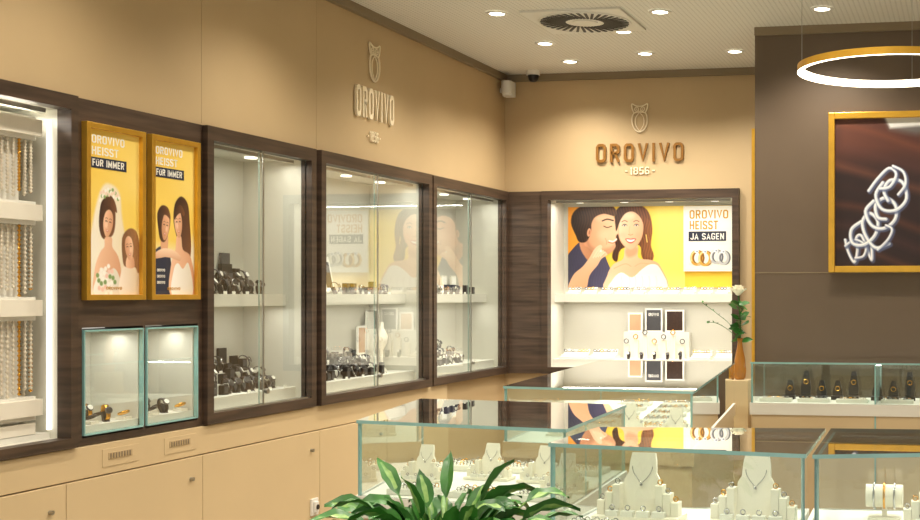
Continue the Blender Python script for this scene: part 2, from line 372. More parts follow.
def cube_case(c):
    x0,x1,y0,y1=c; b=B(LEFT); d=.2;t=.01
    b.box(x0,x1,y0,y1,-d-t,-d,M_inner); b.box(x0,x0+t,y0,y1,-d,.0,M_inner); b.box(x1-t,x1,y0,y1,-d,.0,M_inner)
    b.box(x0,x1,y0,y0+.03,-d,0,M_white); b.box(x0,x1,y1-t,y1,-d,0,M_inner)
    for a in ((x0,x1,y0-.002,y0+.004),(x0,x1,y1-.004,y1+.002),(x0-.001,x0+.004,y0,y1),(x1-.004,x1+.001,y0,y1)): b.box(*a,0,.018,M_edge)
    b.box(x0+.004,x1-.004,y0+.004,y1-.004,.012,.017,M_glass)
    o=b.done('cube_display_case'); cc=LEFT@Vector(((x0+x1)/2,y1-.02,-.08))
    l=area('cube_case_light',cc,(0,0,0),.04,.25,.6); l.parent=o
    bb=B(LEFT)
    for k in range(7):
        x=x0+.09+k*.03; z=-.03-.06*(k%3)
        if k%2: watch(bb,x,y0+.034,z,.95,random.uniform(-.5,.5),random.choice([M_dark,M_dark,M_goldj]))
        else:
            bb.box(x-.02,x+.02,y0+.031,y0+.04,z-.02,z+.02,M_ivory); bb.torus((x,y0+.055,z),.018,.005,M_goldj if k%4 else M_dark,Matrix.Rotation(1.2,4,'X'),ms=6)
    bb.done('watch_display')
cube_case(C1); cube_case(C2)

# ---------------- necklace tower: stacked square trays with hanging chains ----------------
b=B(LEFT@Matrix.Translation((3.615,0,-.20))@Matrix.Rotation(-math.pi/2,4,'X'))
def rsq(h,c=.02):
    out=[]
    for sx,sy,a0 in ((1,1,0),(-1,1,90),(-1,-1,180),(1,-1,270)):
        for k in range(5):
            a=math.radians(a0+k*22.5); out.append((sx*(h-c)+c*math.cos(a),sy*(h-c)+c*math.sin(a)))
    return out
b.prism(rsq(.115),-.479,.61,M_white,M_white)
for hz in (.575,.285,-.04,-.38):
    b.prism(rsq(.150),hz-.05,hz-.035,M_white,M_white)
    b.prism(rsq(.165),hz-.035,hz+.02,M_ivory,M_ivory); b.prism(rsq(.150),hz+.02,hz+.03,M_white,M_white)
b.prism(rsq(.15),-.478,-.44,M_ivory,M_ivory)
for top,bot in ((.525,.33),(.235,.0),(-.09,-.34)):
    for side in range(4):
        for i in range(11):
            u=-.13+.026*i; r=.137; x,y=[(u,-r),(r,u),(u,r),(-r,u)][side]
            n=16; pr=[]; L=bot+random.uniform(0,.03)
            for k in range(n):
                z=top+(L-top)*k/(n-1)
                pr+=[(.003,z),(.0072,z-.005),(.003,z-.010)]
            b.lathe(pr[::-1],M_bead if i%4 else M_goldj,5,Matrix.Translation((x,y,0)),caps=False)
b.done('necklace_display_tower')
b=B(LEFT); b.box(3.803,3.816,-.47,.6,-.05,-.04,M_led); b.done('led_light_strip')

# ---------------- lower cabinets ----------------
b=B(LEFT)
xs=[2.0,3.0,3.80,4.575,5.50,6.2,7.0]
for i in range(len(xs)-1):
    b.box(xs[i]+.002,xs[i+1]-.002,-1.35,-.655,0,.03,M_cab)
    b.cyl((xs[i+1]-.08,-.74,.03),.008,.014,M_steel,12)
b.box(2.0,7.0,-.65,FB-.004,0,.022,M_cab)
b.box(2.0,7.0,-E,-1.36,0,.015,M_trim)
for x in (4.02,4.37):
    b.box(x-.03,x+.17,-.625,-.56,.022,.024,M_cab)
    b.box(x,x+.13,-.60,-.575,.022,.026,M_gap)
    for k in range(8): b.box(x+.008+k*.015,x+.014+k*.015,-.597,-.578,.026,.028,M_trim)
b.done('wall_cabinet',bevel=.002)
b=B(LEFT); b.box(5.41,5.47,-1.05,-.97,.03,.04,M_plast); b.box(5.425,5.455,-1.035,-.985,.04,.052,M_plast); b.cyl((5.44,-1.01,.05),.012,.006,M_dark,12)
b.done('wall_socket',bevel=.002)

# ---------------- framed posters (left wall) ----------------
SK=(246,202,168); SKD=(212,154,118); SKL=(253,224,196); HR=(56,34,24); HRL=(124,80,50)
def face(p,cx,cy,rx,ry,rot=0,skin=SK,shade=SKD,side=1,smile=True):
    p.poly([(cx+x*rx*math.cos(rot)-y*ry*math.sin(rot),cy+x*rx*math.sin(rot)+y*ry*math.cos(rot)) for x,y in ((0,-1),(.7,-.75),(.98,-.1),(.8,.5),(.35,.95),(0,1.03),(-.35,.95),(-.8,.5),(-.98,-.1),(-.7,-.75))],skin,shade,g=(side,.3),soft=1)
    c,s=math.cos(rot),math.sin(rot)
    def R(x,y): return (cx+x*rx*c-y*ry*s,cy+x*rx*s+y*ry*c)
    p.ell(*R(-.3*side,.15),rx*.3,ry*.22,SKL,rot,soft=3,a=.5)
    for e in (-.4,.4):
        p.stroke([R(e-.17,-.1),R(e,-.13),R(e+.17,-.1)],ry*.07,HR,.7,.75); p.stroke([R(e-.22,-.3),R(e,-.36),R(e+.22,-.31)],ry*.045,HR,.8,.5)
    p.stroke([R(.05,0),R(.1*side,.22),R(0,.27)],ry*.05,shade,.8,.6)
    if smile:
        p.poly([R(-.25,.5),R(0,.53),R(.25,.5),R(.12,.64),R(-.12,.64)],(198,100,88),soft=.7); p.poly([R(-.18,.52),R(0,.55),R(.18,.52),R(.1,.59),R(-.1,.59)],(250,240,230),soft=.7)
    else: p.stroke([R(-.22,.55),R(0,.57),R(.22,.54)],ry*.09,(186,90,80),.6,.9)
def poster_left(x0,x1,kind):
    w=x1-x0; y0,y1=-.022,.61; h=y1-y0; f=.02; M=LEFT@Matrix.Translation((x0,y0,.0125)); b=B(M)
    for a in ((0,f,0,h),(w-f,w,0,h),(f,w-f,0,f),(f,w-f,h-f,h)): b.box(*a,0,.024,M_gold)
    b.box(f,w-f,f,h-f,0,.006,M_yel); W=w-2*f; H=h-2*f; PX=100; PY=PX*H/W
    o=b.done('framed_poster',bevel=.0015)
    p=Paint(0,0,PX,PY,1.6,(246,212,100)); sy=PY/215
    def q(l): return [(x,y*sy) for x,y in l]
    p.poly([(-20,-20),(120,-20),(120,90),(-20,60)],(242,198,66),(252,226,136),g=(1,.4),soft=30,smooth=False)
    p.poly(q([(-5,160),(20,150),(60,150),(105,140),(105,220),(-5,220)]),(242,234,212),soft=26)
    if kind==0:
        p.poly(q([(16,100),(30,72),(48,70),(62,82),(66,112),(76,150),(92,215),(-4,215),(4,150)]),(252,248,236),(232,214,178),soft=5,strand=.03)
        p.poly(q([(22,126),(25,100),(38,88),(50,96),(53,116),(48,136),(30,142)]),HR,HRL,g=(1,.5),soft=1.8,strand=.3)
        p.poly(q([(14,215),(14,182),(24,160),(32,152),(33,140),(46,140),(47,152),(58,164),(64,185),(60,215)]),SK,SKD,g=(1,.2),soft=1.4)
        p.poly(q([(14,215),(18,192),(28,180),(38,186),(50,180),(60,190),(66,215)]),(254,250,244),(224,214,196),soft=1)
        face(p,39,121*sy,9.5,18*sy,.15)
        p.poly(q([(24,104),(28,92),(42,84),(52,92),(56,106),(48,102),(38,98),(30,104)]),HR,HRL,soft=1.2,strand=.3)
        for k in range(22): p.ell(24+k*1.7+2*math.sin(k*2.1),(88-8*math.sin(k/21*3.14)+4*math.cos(k*1.7))*sy,2.3,2.3,[(250,246,236),(140,172,104),(240,214,196)][k%3],soft=1.2)
        for k in range(26): p.ell(28+18*math.cos(k*2.4)*(k/26)**.5+8,(196+20*math.sin(k*2.4)*(k/26)**.5)*sy,3,3,[(252,248,240),(130,160,96),(244,206,190),(252,248,240)][k%4],soft=1.5)
        p.poly(q([(62,215),(64,185),(74,172),(77,160),(88,160),(92,172),(104,182),(104,215)]),(250,236,222),(222,196,160),soft=1.5)
        p.poly(q([(68,172),(66,140),(80,126),(95,130),(101,150),(103,176),(98,186),(92,178),(76,178)]),(124,84,54),(170,120,76),soft=1.8,strand=.25)
        p.poly(q([(76,164),(88,164),(90,178),(74,178)]),SK,SKD,soft=1)
        face(p,80,152*sy,8.5,16*sy,-.12,side=-1)
    else:
        p.poly(q([(-4,215),(0,166),(12,150),(30,148),(42,162),(46,215)]),(60,62,84),(40,42,60),soft=1.2)
        p.poly(q([(22,130),(36,130),(36,150),(28,158),(20,150)]),(226,172,134),soft=1)
        p.poly(q([(14,122),(12,102),(22,90),(36,92),(42,104),(40,122),(30,140),(19,138)]),HR,HRL,soft=1.4,strand=.2)
        face(p,31,119*sy,9,19*sy,.15,skin=(240,188,150),shade=(206,148,112),side=-1)
        p.poly(q([(16,110),(16,98),(28,90),(40,98),(42,108),(32,103),(24,104)]),HR,HRL,soft=1)
        p.poly(q([(50,112),(53,86),(68,74),(84,84),(89,112),(92,152),(82,176),(70,176),(60,140)]),HR,HRL,g=(1,.4),soft=1.8,strand=.3)
        p.poly(q([(42,215),(44,172),(54,152),(57,132),(68,132),(72,150),(92,162),(100,215)]),SK,SKD,soft=1.4)
        p.poly(q([(46,215),(50,180),(60,170),(72,178),(86,170),(96,215)]),(254,250,244),(224,214,196),soft=1)
        face(p,61,113*sy,9.5,20*sy,-.1)
        p.poly(q([(52,108),(54,94),(66,86),(76,96),(74,102),(66,98),(58,102)]),HR,HRL,soft=1,strand=.2)
        p.poly(q([(6,158),(26,150),(50,152),(66,160),(64,167),(44,163),(24,163),(8,170)]),SKL,SKD,g=(0,1),soft=1)
        p.poly(q([(8,210),(8,165),(32,162),(34,208)]),(40,44,66),smooth=False)
    p.obj('poster_print',M,f,f,w-f,h-f,.0075,o)
    b=B(M); z=.0085
    def tx(t,x,y,tw,th,m,zz=0): b.text(t,f+x*W,f+y*H,tw*W,th*H,z+zz,m,ext=.0004)
    tx('OROVIVO',.08,.915,.62,.05,M_pwhite); tx('HEISST',.08,.845,.5,.05,M_pwhite)
    b.box(f+.05*W,f+.74*W,f+.765*H,f+.83*H,z,z+.0005,M_navy); tx('FUR IMMER',.09,.777,.6,.042,M_pwhite,.0006)
    tx('OROVIVO',.35,.03,.3,.018,M_ochre)
    if kind==1:
        for k in range(3): tx('OROVIVO',.11,.07+k*.04,.18,.018,M_pwhite)
    b.done('poster_text',parent=o)
poster_left(3.895,4.215,0); poster_left(4.25,4.553,1)

# ---------------- logos ----------------
def sign(M,cx,w,ty,th,oy,oh,ny,nh,name,mt):
    b=B(M)
    b.text('OROVIVO',cx-w/2,ty,w,th,.004,mt,ext=.014,th=.16,gap=.24)
    b.text('1856',cx-w*.11,ny,w*.22,nh,.004,M_logo,ext=.006,th=.13)
    b.box(cx-w*.17,cx-w*.14,ny+nh*.42,ny+nh*.55,.002,.008,M_logo); b.box(cx+w*.14,cx+w*.17,ny+nh*.42,ny+nh*.55,.002,.008,M_logo)
    def P(pts,cl=True,r=.0045):
        pp=[(cx+x*oh,oy+y*oh) for x,y in pts]; pp=[(*p,.01) for p in (crom(pp) if cl else cromo(pp))]
        b.tube(pp,r,M_logo,6,closed=cl)
    P([(0,0),(.16,.08),(.26,.28),(.27,.5),(.2,.66),(0,.7),(-.2,.66),(-.27,.5),(-.26,.28),(-.16,.08)])
    P([(-.2,.66),(-.27,.82),(-.28,.98),(-.14,.92),(0,.9),(.14,.92),(.28,.98),(.27,.82),(.2,.66)],False)
    for sx in (-1,1):
        b.torus((cx+sx*.11*oh,oy+.8*oh,.01),.07*oh,.003,M_logo,seg=18,ms=6); b.sph((cx+sx*.11*oh,oy+.8*oh,.01),.025*oh,M_logo)
        P([(sx*.02,.66),(sx*.14,.5),(sx*.14,.25),(0,.02)],False,.003)
    P([(-.04,.76),(0,.68),(.04,.76)],False,.003)
    b.done(name)
sign(BACK,-2.14,.60,.877,.125,1.077,.19,.795,.05,'wall_sign',M_goldlet)
sign(LEFT,6.10,.42,.915,.16,1.12,.2,.80,.055,'wall_sign',M_logo)

# ---------------- back case poster ----------------
MP=BACK@Matrix.Translation((-2.735,.045,-.298)); b=B(MP); W,H=1.165,.56
b.box(0,W,0,H,0,.005,M_yel)
sx0,sx1=(683-566)/141.4,(732-566)/141.4; sy0,sy1=.11,.556
b.box(sx0,sx1,sy0,sy1,.008,.02,M_pwhite)
def q(u,v): return ((u-566)/141.4,(288-v)/144)
def tx(t,u0,u1,v0,v1,m,z): x0,y0=q(u0,v1); x1,y1=q(u1,v0); b.text(t,x0,y0,x1-x0,y1-y0,z,m,ext=.0006)
tx('OROVIVO',689,727,212,220.5,M_ochre,.0206); tx('HEISST',689,717,222.5,231,M_ochre,.0206)
x0,y0=q(688,242.5); x1,y1=q(725,233); b.box(x0,x1,y0,y1,.0205,.0212,M_navy); tx('JA SAGEN',690,723,234.8,241,M_pwhite,.0215)
po=b.done('poster')
p=Paint(686,246,731,270,4,(250,248,240))
def pring(cx,cy,r,c,dk,hi):
    p.ell(cx,cy+r*.9,r*1.1,1.6,(216,210,196),0,2,.7)
    def el(o,rr): return [(cx+o+rr*math.cos(t)*.8,cy+rr*math.sin(t)) for t in [2*math.pi*i/12 for i in range(13)]]
    p.stroke(el(1.6,r),2.2,dk,.5); p.stroke(el(0,r),2.4,c,.5); p.stroke(el(-.3,r)[5:10],.8,hi,.5)
    p.ell(cx,cy-r,2.2,1.8,(240,244,250),0,.5); p.ell(cx+.4,cy-r,1,.8,(150,160,180),0,.4)
pring(696,259,6.5,(214,160,64),(130,84,24),(255,236,180)); pring(704,259.5,6.5,(222,170,76),(140,92,30),(255,240,190))
pring(715,258,6,(190,192,198),(96,100,110),(255,255,255)); pring(722,259,6,(200,202,206),(106,110,118),(255,255,255))
xa,ya=q(686,270); xb,yb=q(731,246); p.obj('ring_print',MP,xa,ya,xb,yb,.0206,po)
p=Paint(566,207.5,684,288,3.4,(247,208,72))
p.poly([(560,200),(612,200),(606,240),(600,300),(560,300)],(240,150,48),(248,196,66),soft=14,smooth=False)
p.poly([(650,200),(690,200),(690,300),(655,300)],(253,224,110),soft=14,smooth=False)
# woman hair behind
p.poly([(613,232),(614,214),(622,206),(638,206),(648,214),(651.5,230),(650,246),(653,257),(648,265),(641,258),(638,246),(620,250),(616,262),(611,258),(613,246)],(58,32,20),(136,80,44),g=(1,.15),strand=.3,soft=1)
for k in range(7): p.stroke([(641+k*1.3,216+k),(645+k*.9,232),(643+k*1.1,248),(645+k,258)],.6,(164,104,60),.7,.45)
# man
p.poly([(566,292),(564,262),(571,249),(582,241),(597,246),(606,262),(613,292)],(56,54,78),(84,80,110),g=(1,.2),strand=.05)
p.poly([(579,250),(579,236),(592,240),(597,254),(590,264)],(206,146,106),(180,122,88),soft=1)
p.poly([(581,244),(580,228),(583,214),(596,209),(608,212),(613.4,218.5),(614.4,225),(619.5,232.5),(616,235.5),(615,238),(616,240.5),(614,243),(614.4,247.5),(610,253),(602,256),(593,253),(586,248)],(214,150,110),(250,204,164),g=(1,-.1),soft=.7,edge=1.4,edgec=(200,138,102))
p.ell(603,236,6,5,(250,204,168),soft=6,a=.55); p.ell(601,219,7,3,(248,204,168),soft=4,a=.5)
p.poly([(574,236),(569,223),(573,211),(588,204),(607,205),(615,211),(614,217),(603,214.5),(594,217.5),(590,224),(589.5,232),(586.5,240),(582.5,243),(577,242)],(40,26,20),(96,64,42),g=(1,-.3),strand=.28,soft=1)
p.poly([(585,240),(590,246.5),(599,250),(608,248),(613.5,245),(613.5,250),(605,256),(594,254),(587,249)],(160,110,82),(180,124,92),soft=3.2,a=.5)
p.stroke([(602.5,226.8),(606,228.2),(610.5,227)],.8,(48,28,20),.5); p.stroke([(601,221.6),(606,220),(612,221.4)],1.3,(50,30,20),.7,.9); p.ell(587.4,233,2,4.2,(226,164,124),.15,.9); p.ell(587.8,233,.9,2.3,(176,116,84),.15,.8)
p.stroke([(608,241.4),(612,242.2),(615.3,239.9)],1.3,(252,248,240),.4); p.stroke([(607,242.9),(611.5,243.9),(615,241.8)],.7,(190,104,88),.4); p.stroke([(604,239),(605.4,242.5),(605,245)],.6,(186,126,94),.7,.6)
# woman neck, dress, face
p.poly([(606,292),(606,276),(612,265),(622,259.5),(624.5,247),(636.5,246),(637.5,258.5),(651,261),(660,268),(665,292)],(249,206,170),(220,164,124),g=(1,.3),soft=.7)
p.poly([(624.4,250),(636.6,248),(635.5,255),(627,258)],(200,138,100),soft=3,a=.6)
p.stroke([(613,269),(624,264.5),(630,267)],.5,(200,142,104),.9,.6); p.stroke([(634,267),(640,264),(650,265)],.5,(200,142,104),.9,.5)
p.poly([(610,292),(611,281),(620,273),(631,278),(641,270),(650,265),(659,269),(664,292)],(254,252,248),(222,216,208),g=(.6,1),soft=.6)
for u in (620,628,634,641,648,655): p.stroke([(u,277),(u+1,282),(u,290)],.7,(208,200,192),1.2,.7)
p.poly([(617.5,219),(622,211.5),(633,210),(640.5,217),(642.6,229),(640.4,240),(634.5,248.5),(629.8,251),(624.6,248.5),(618.8,241),(616.6,230)],(251,208,172),(228,170,130),g=(1,.25),soft=.7,edge=1.5,edgec=(212,150,112))
p.ell(622,236,3.2,2.6,(249,176,148),soft=3,a=.45); p.ell(637.5,236,2.6,2.6,(240,158,128),soft=3,a=.4); p.ell(628,216,6,3.4,(255,226,196),soft=4,a=.6)
p.poly([(615,232),(615,217),(623,207.5),(636,207.5),(644,216),(645,232),(640.4,220),(633,213),(625,214),(619.4,221)],(60,34,22),(120,70,40),strand=.28,soft=.9)
for e in (623.5,635.4):
    p.ell(e,226.4,2.1,.85,(244,236,228),0,.45); p.ell(e,226.3,.95,.95,(64,40,28),0,.35); p.ell(e-.3,225.9,.35,.35,(250,250,250),0,.2)
    p.stroke([(e-2.4,226.6),(e-1.1,225.3),(e+1.1,225.3),(e+2.4,226.4)],.55,(40,22,16),.4); p.stroke([(e-2.7,222.7),(e,221.5),(e+2.7,222.7)],.7,(90,56,38),.6,.75)
p.stroke([(628.8,227.5),(628.2,232.5),(629,234.8)],.5,(210,150,112),.8,.6); p.stroke([(627.4,235.2),(629.6,236),(631.8,235.2)],.7,(192,128,94),.6,.85)
p.poly([(624.2,239.8),(627.2,239.2),(629.6,239.6),(632,239.2),(635.2,239.8),(632.8,243),(629.6,244.3),(626.4,243)],(206,92,84),soft=.7); p.poly([(625.4,240.3),(629.6,240.6),(634,240.3),(632,242.2),(629.6,242.8),(627.2,242.2)],(254,250,246),soft=.5)
# her hand on his jaw, forearm
p.poly([(566,292),(571,276),(581,267),(588,258),(593,249.5),(598.5,245.5),(601,247.5),(599,252),(604,252.5),(606,255.5),(600,259.5),(596,266),(588,276),(583,292)],(249,206,170),(218,160,120),g=(.3,1),soft=.6)
for k in range(4): p.stroke([(592+k*2.4,258-k*.4),(595.5+k*2.3,252.4+k*.4),(598+k*1.8,249+k*1.3)],1.8,(251,212,178),.6); p.stroke([(593.2+k*2.4,258.4-k*.4),(596.7+k*2.3,252.9+k*.4)],.4,(204,144,106),.4)
p.ell(599.5,251.6,.8,.8,(250,250,244),0,.3); p.stroke([(645.2,236),(646.2,243)],1.0,(240,206,110),.4)
p.obj('poster_print',MP,0,0,(684-566)/141.4,H,.0065,po)

# ---------------- items in back case ----------------
def necktray(b,x,y,z,w=.09,d=.06,n=4,jm=None):
    b.box(x,x+w,y,y+.012,z,z+d,M_ivory)
    L=Matrix.Translation((x,y+.012,z))@Matrix.Rotation(-math.radians(40),4,'X')
    b.box(0,w,0,.045,-.006,.0,M_white,L)
    for k in range(n):
        c=L@Vector(((k+.5)*w/n,.026,.008)); b.torus(c,.0095,.003,jm or random.choice([M_goldj,M_silver,M_dial]),Matrix.Rotation(.5,4,'X'),seg=12,ms=5)
b=B(BACK)
x=-2.70
for k in range(10):
    necktray(b,x,.001,-.19,.085); x+=.116
b.done('ring_display')
b=B(BACK)
for x,w in ((-2.73,.19),(-2.52,.18),(-1.82,.14),(-1.66,.13)):
    b.box(x,x+w,-.439,-.424,-.22,-.07,M_ivory); necktray(b,x+.005,-.424,-.16,w-.01,.05,7)
b.done('ring_display')
b=B(BACK)
def card(b,x,y,w,h,z,m1,m2=None):
    b.box(x,x+w,y,y+h,z,z+.012,m1); b.box(x+.01,x+w-.01,y+.01,y+h-.01,z+.012,z+.014,m2 or M_pwhite)
    b.box(x+w*.3,x+w*.7,y,y+.01,z-.03,z,m1)
b.box(-2.32,-1.86,-.439,-.26,-.29,-.24,M_white)
card(b,-2.29,-.259,.10,.13,-.26,M_pwhite,M_tan); card(b,-2.17,-.259,.12,.16,-.26,M_pwhite,M_dial); card(b,-2.03,-.259,.13,.15,-.27,M_pwhite,M_brownl)
b.text('OROVIVO',-2.145,-.15,.07,.02,-.245,M_pwhite,ext=.0006)
for k in range(7):
    x=-2.28+k*.065; hh=.03*(k%3)
    b.box(x-.014,x+.014,-.439,-.34+hh,-.2,-.17,M_ivory)
    b.torus((x,-.32+hh,-.165),.015,.0035,M_goldj if k%2 else M_dial,seg=12,ms=5)
for k in range(5): watch(b,-2.25+k*.09,-.435,-.1,.8,0,random.choice([M_dark,M_brownl,M_goldj]))
b.done('picture_display')

# ---------------- watch displays left wall ----------------
def cluster(x0,x1,deck,dens,steps=2,name='watch_display',mix=.5,s=1.2,zb=-.265,dz=.08):
    b=B(LEFT)
    for r in range(steps):
        hz=.04*(steps-1-r); z=zb+dz*r
        if hz>0: b.box(x0,x1,deck,deck+hz,z-.035,z+.035,M_white)
        x=x0+.03
        while x<x1-.02:
            zz=random.uniform(-.012,.012)
            if random.random()<.28:
                hb=random.uniform(.03,.07); b.box(x-.018,x+.018,deck+hz,deck+hz+hb,z-.015+zz,z+.01+zz,M_dark); b.box(x-.014,x+.014,deck+hz+.008,deck+hz+hb-.006,z+.01+zz,z+.012+zz,M_dial)
            else: watch(b,x,deck+hz+.005,z+zz,s*random.uniform(.85,1.1),random.uniform(-.5,.5),random.choice([M_dark,M_dark,M_dark,M_brownl,M_dial] if mix>.4 else [M_silver,M_dial,M_brownl,M_goldj]))
            if random.random()<.3: b.box(x+.015,x+.035,deck+hz,deck+hz+.012,z+.03,z+.035,M_pwhite)
            x+=dens*random.uniform(.8,1.2)
    b.done(name)
DL=-.44
cluster(4.95,5.40,.0,.058,2,zb=-.25,dz=.07,s=1.1); cluster(4.72,5.40,DL,.056,3,s=1.1)
cluster(6.0,6.62,.0,.08,1,mix=.2,s=.85,zb=-.16); cluster(5.66,6.45,DL,.058,3,s=1.1)
cluster(7.3,7.85,.0,.09,1,mix=.2,s=.85,zb=-.16); cluster(7.05,7.6,DL,.07,3,mix=.6,s=1.0)
b=B(LEFT)
L=Matrix.Translation((6.09,.002,-.27))@Matrix.Rotation(-.2,4,'X'); b.box(0,.09,0,.2,0,.012,M_pwhite,L); b.box(.015,.075,.03,.17,.012,.014,M_dial,L); b.box(0,.09,0,.012,0,.08,M_pwhite,L)
for x,m,hh in ((6.47,M_tan,.26),(6.58,M_pwhite,.34)): 
    b.box(x,x+.09,DL,DL+.1,-.31,-.25,M_white); card(b,x,DL+.1,.09,hh-.1,-.29,M_pwhite,m)
b.lathe([(.03,0),(.028,.01),(.008,.03),(.008,.12),(.03,.16),(.035,.2),(.015,.24),(.01,.28)],M_ivory,16,Matrix.Translation((6.60,DL,-.2))@Matrix.Rotation(-math.pi/2,4,'X'))
b.done('picture_display')
b=B(LEFT)
for k in range(3): card(b,7.45+k*.15,.001,.08,.12,-.29,M_ivory,M_pwhite)
b.done('picture_display')
b=B(LEFT); b.box(5.20,5.28,.041,.14,-.31,-.29,M_dark); b.box(5.21,5.27,.14,.19,-.31,-.295,M_dial); b.box(5.31,5.35,.041,.12,-.31,-.295,M_dark); b.done('watch_box')
b=B(LEFT); b.box(5.20,5.26,DL+.08,DL+.19,-.318,-.305,M_dark); b.box(5.30,5.35,DL+.08,DL+.15,-.318,-.305,M_dark); b.done('watch_box')

# ---------------- glass counters ----------------
GT=1.10
def inset(poly,d):
    out=[]; n=len(poly)
    for i in range(n):
        p=Vector(poly[i]); a=(Vector(poly[i-1])-p).normalized(); c=(Vector(poly[(i+1)%n])-p).normalized()
        s=abs(a.x*c.y-a.y*c.x); out.append(tuple(p+(a+c)*(d/s)))
    return out
def counter(poly,name='glass_display_counter',gh=.21,dh=.06,split=None,pw=5,mb=None):
    b=B(); t=.009; mb=mb or M_white
    b.prism(poly,GT-.009,GT,M_edge,M_glasst)
    pin=inset(poly,.004); pin2=inset(poly,.004+t)
    n=4
    for i in range(n):
        j=(i+1)%n
        q4=[pin[i],pin[j],pin2[j],pin2[i]]
        vs=[(p[0],p[1],GT-gh) for p in q4]+[(p[0],p[1],GT-.009) for p in q4]
        b.add(vs,[(0,3,2,1),(4,5,6,7),(0,1,5,4),(2,3,7,6)],[M_edge,M_edge,M_glasst,M_glasst])
        o=[pin[i],tuple(Vector(pin[i])+(Vector(pin[j])-Vector(pin[i])).normalized()*.005),pin2[i],tuple(Vector(pin[i])+(Vector(pin[i-1])-Vector(pin[i])).normalized()*.005)]
        b.prism(o,GT-gh,GT-.0091,M_edge,M_edge)
    b.prism(inset(poly,-.002),GT-gh-dh,GT-gh,mb,M_white)
    b.prism(inset(poly,.006),.10,GT-gh-dh,M_cab,M_cab)
    b.prism(inset(poly,.05),.0,.10,M_trim,M_trim)
    if split:
        for f in split:
            A=Vector(pin[0]).lerp(Vector(pin[1]),f); C=Vector(pin[3]).lerp(Vector(pin[2]),f); d=(Vector(pin[1])-Vector(pin[0])).normalized()*.008
            b.prism([tuple(A),tuple(A+d),tuple(C+d),tuple(C)],GT-gh,GT-.0101,M_edge,M_glasst)
            b.prism([tuple(A-Vector((0,.002))),tuple(A+d-Vector((0,.002))),tuple(A+d),tuple(A)],.1,GT+.0005,M_edge,M_edge)
    A=Vector(pin2[3]); C=Vector(pin2[2]); mid=(A+C)/2; d=C-A
    b.tube([(*(A+d*.03),GT-.02),(*(C-d*.03),GT-.02)],.005,M_steel,6)
    o=b.done(name)
    l=area('counter_fill_light',(mid.x,mid.y-.02,GT-.03),(math.radians(-25),0,math.atan2(d.y,d.x)),d.length*.9,.015,pw); l.parent=o  # fill light added to brighten the inside of the glass counter
    return o
A_=[(-1.668,3.20),(-1.02,3.08),(-1.061,3.80),(-1.80,3.90)]
B_=[(-.968,2.788),(-.345,2.690),(-.362,3.215),(-.955,3.146)]
C_=[(-.331,2.684),(.16,2.83),(.13,3.25),(-.348,3.22)]
M_=[(-1.735,4.48),(-.966,4.35),(-1.17,6.25),(-1.91,6.32)]
D_=[(-1.098,6.29),(.60,6.31),(.60,6.74),(-1.098,6.70)]
counter(A_,pw=.6); counter(B_,pw=.6); counter(C_,pw=.5); counter(M_,split=None,pw=1.2,mb=M_cab); counter(D_,split=[.375],pw=2)
DK=GT-.21+.001

def bustset(cx,cy,rot=0,s=1.0,name='jewelry_display_stand'):
    b=B(Matrix.Translation((cx,cy,DK))@Matrix.Rotation(rot,4,'Z')@Matrix.Scale(s,4))
    b.box(-.11,.11,-.04,.05,0,.012,M_ivory)
    L=Matrix.Translation((0,.02,.012))@Matrix.Rotation(math.radians(78),4,'X')
    out=[(-.03,.15),(.03,.15),(.034,.13),(.036,.10),(.045,.085),(.05,.05),(.045,0),(-.045,0),(-.05,.05),(-.045,.085),(-.036,.10),(-.034,.13)]
    b.prism(out,0,.012,M_ivory,M_ivory,L)
    pts=[L@Vector((.026*math.sin(t)*1.0,.118-.045*(1-abs(t)/1.7)*1.0,.0145)) for t in [i*.2-1.6 for i in range(17)]]
    b.tube([tuple(p) for p in pts],.0010,M_silver,5); b.sph(tuple(L@Vector((0,.07,.017))),.004,M_silver)
    for k,(x,hh) in enumerate(((-.095,.035),(-.075,.055),(-.055,.075),(.055,.075),(.075,.055),(.095,.035))):
        b.box(x-.0095,x+.0095,-.015,.02,.012,.012+hh,M_ivory); b.torus((x,.0,.012+hh+.007),.006,.0016,M_goldj if k%2 else M_silver,Matrix.Rotation(math.pi/2,4,'X'),seg=12,ms=5)
    for x in (-.06,-.02,.02,.06): b.box(x-.016,x+.016,-.038,-.02,.012,.026,M_white); b.torus((x,-.029,.033),.006,.0016,M_silver,Matrix.Rotation(math.pi/2,4,'X'),seg=12,ms=5)
    b.done(name,bevel=.0012)
bustset(-.80,2.98,-.05,1.0); bustset(-.51,2.97,-.05,1.0); bustset(-.05,3.0,.1,.95)
def tray(cx,cy,rot,nx=5,ny=3,name='ring_tray',m=None,dz=0):
    b=B(Matrix.Translation((cx,cy,DK+dz))@Matrix.Rotation(rot,4,'Z'))
    w=nx*.024/2+.008; d=ny*.024/2+.008
    b.box(-w,w,-d,d,0,.008,M_ivory)
    for sx in(-1,1): b.box(sx*w-.003,sx*w+.003,-d,d,0,.016,M_white); b.box(-w,w,sx*d-.003,sx*d+.003,0,.016,M_white)
    for i in range(nx):
        for j in range(ny):
            x=(i-(nx-1)/2)*.024; y=(j-(ny-1)/2)*.024; b.box(x-.009,x+.009,y-.007,y+.007,.008,.016,M_white)
            b.torus((x,y,.02),.006,.0014,m or random.choice([M_goldj,M_silver,M_silver]),Matrix.Rotation(math.pi/2,4,'X'),seg=12,ms=5)
    b.done(name)
for k in range(3):
    tray(-1.52+k*.19,3.27-.02*k,-.1); tray(-1.60+k*.21,3.76-.02*k,-.1,5,4)
for x,y in ((-1.60,3.48),(-1.42,3.55),(-1.24,3.52),(-1.12,3.36)): bustset(x,y,-.1,.66)
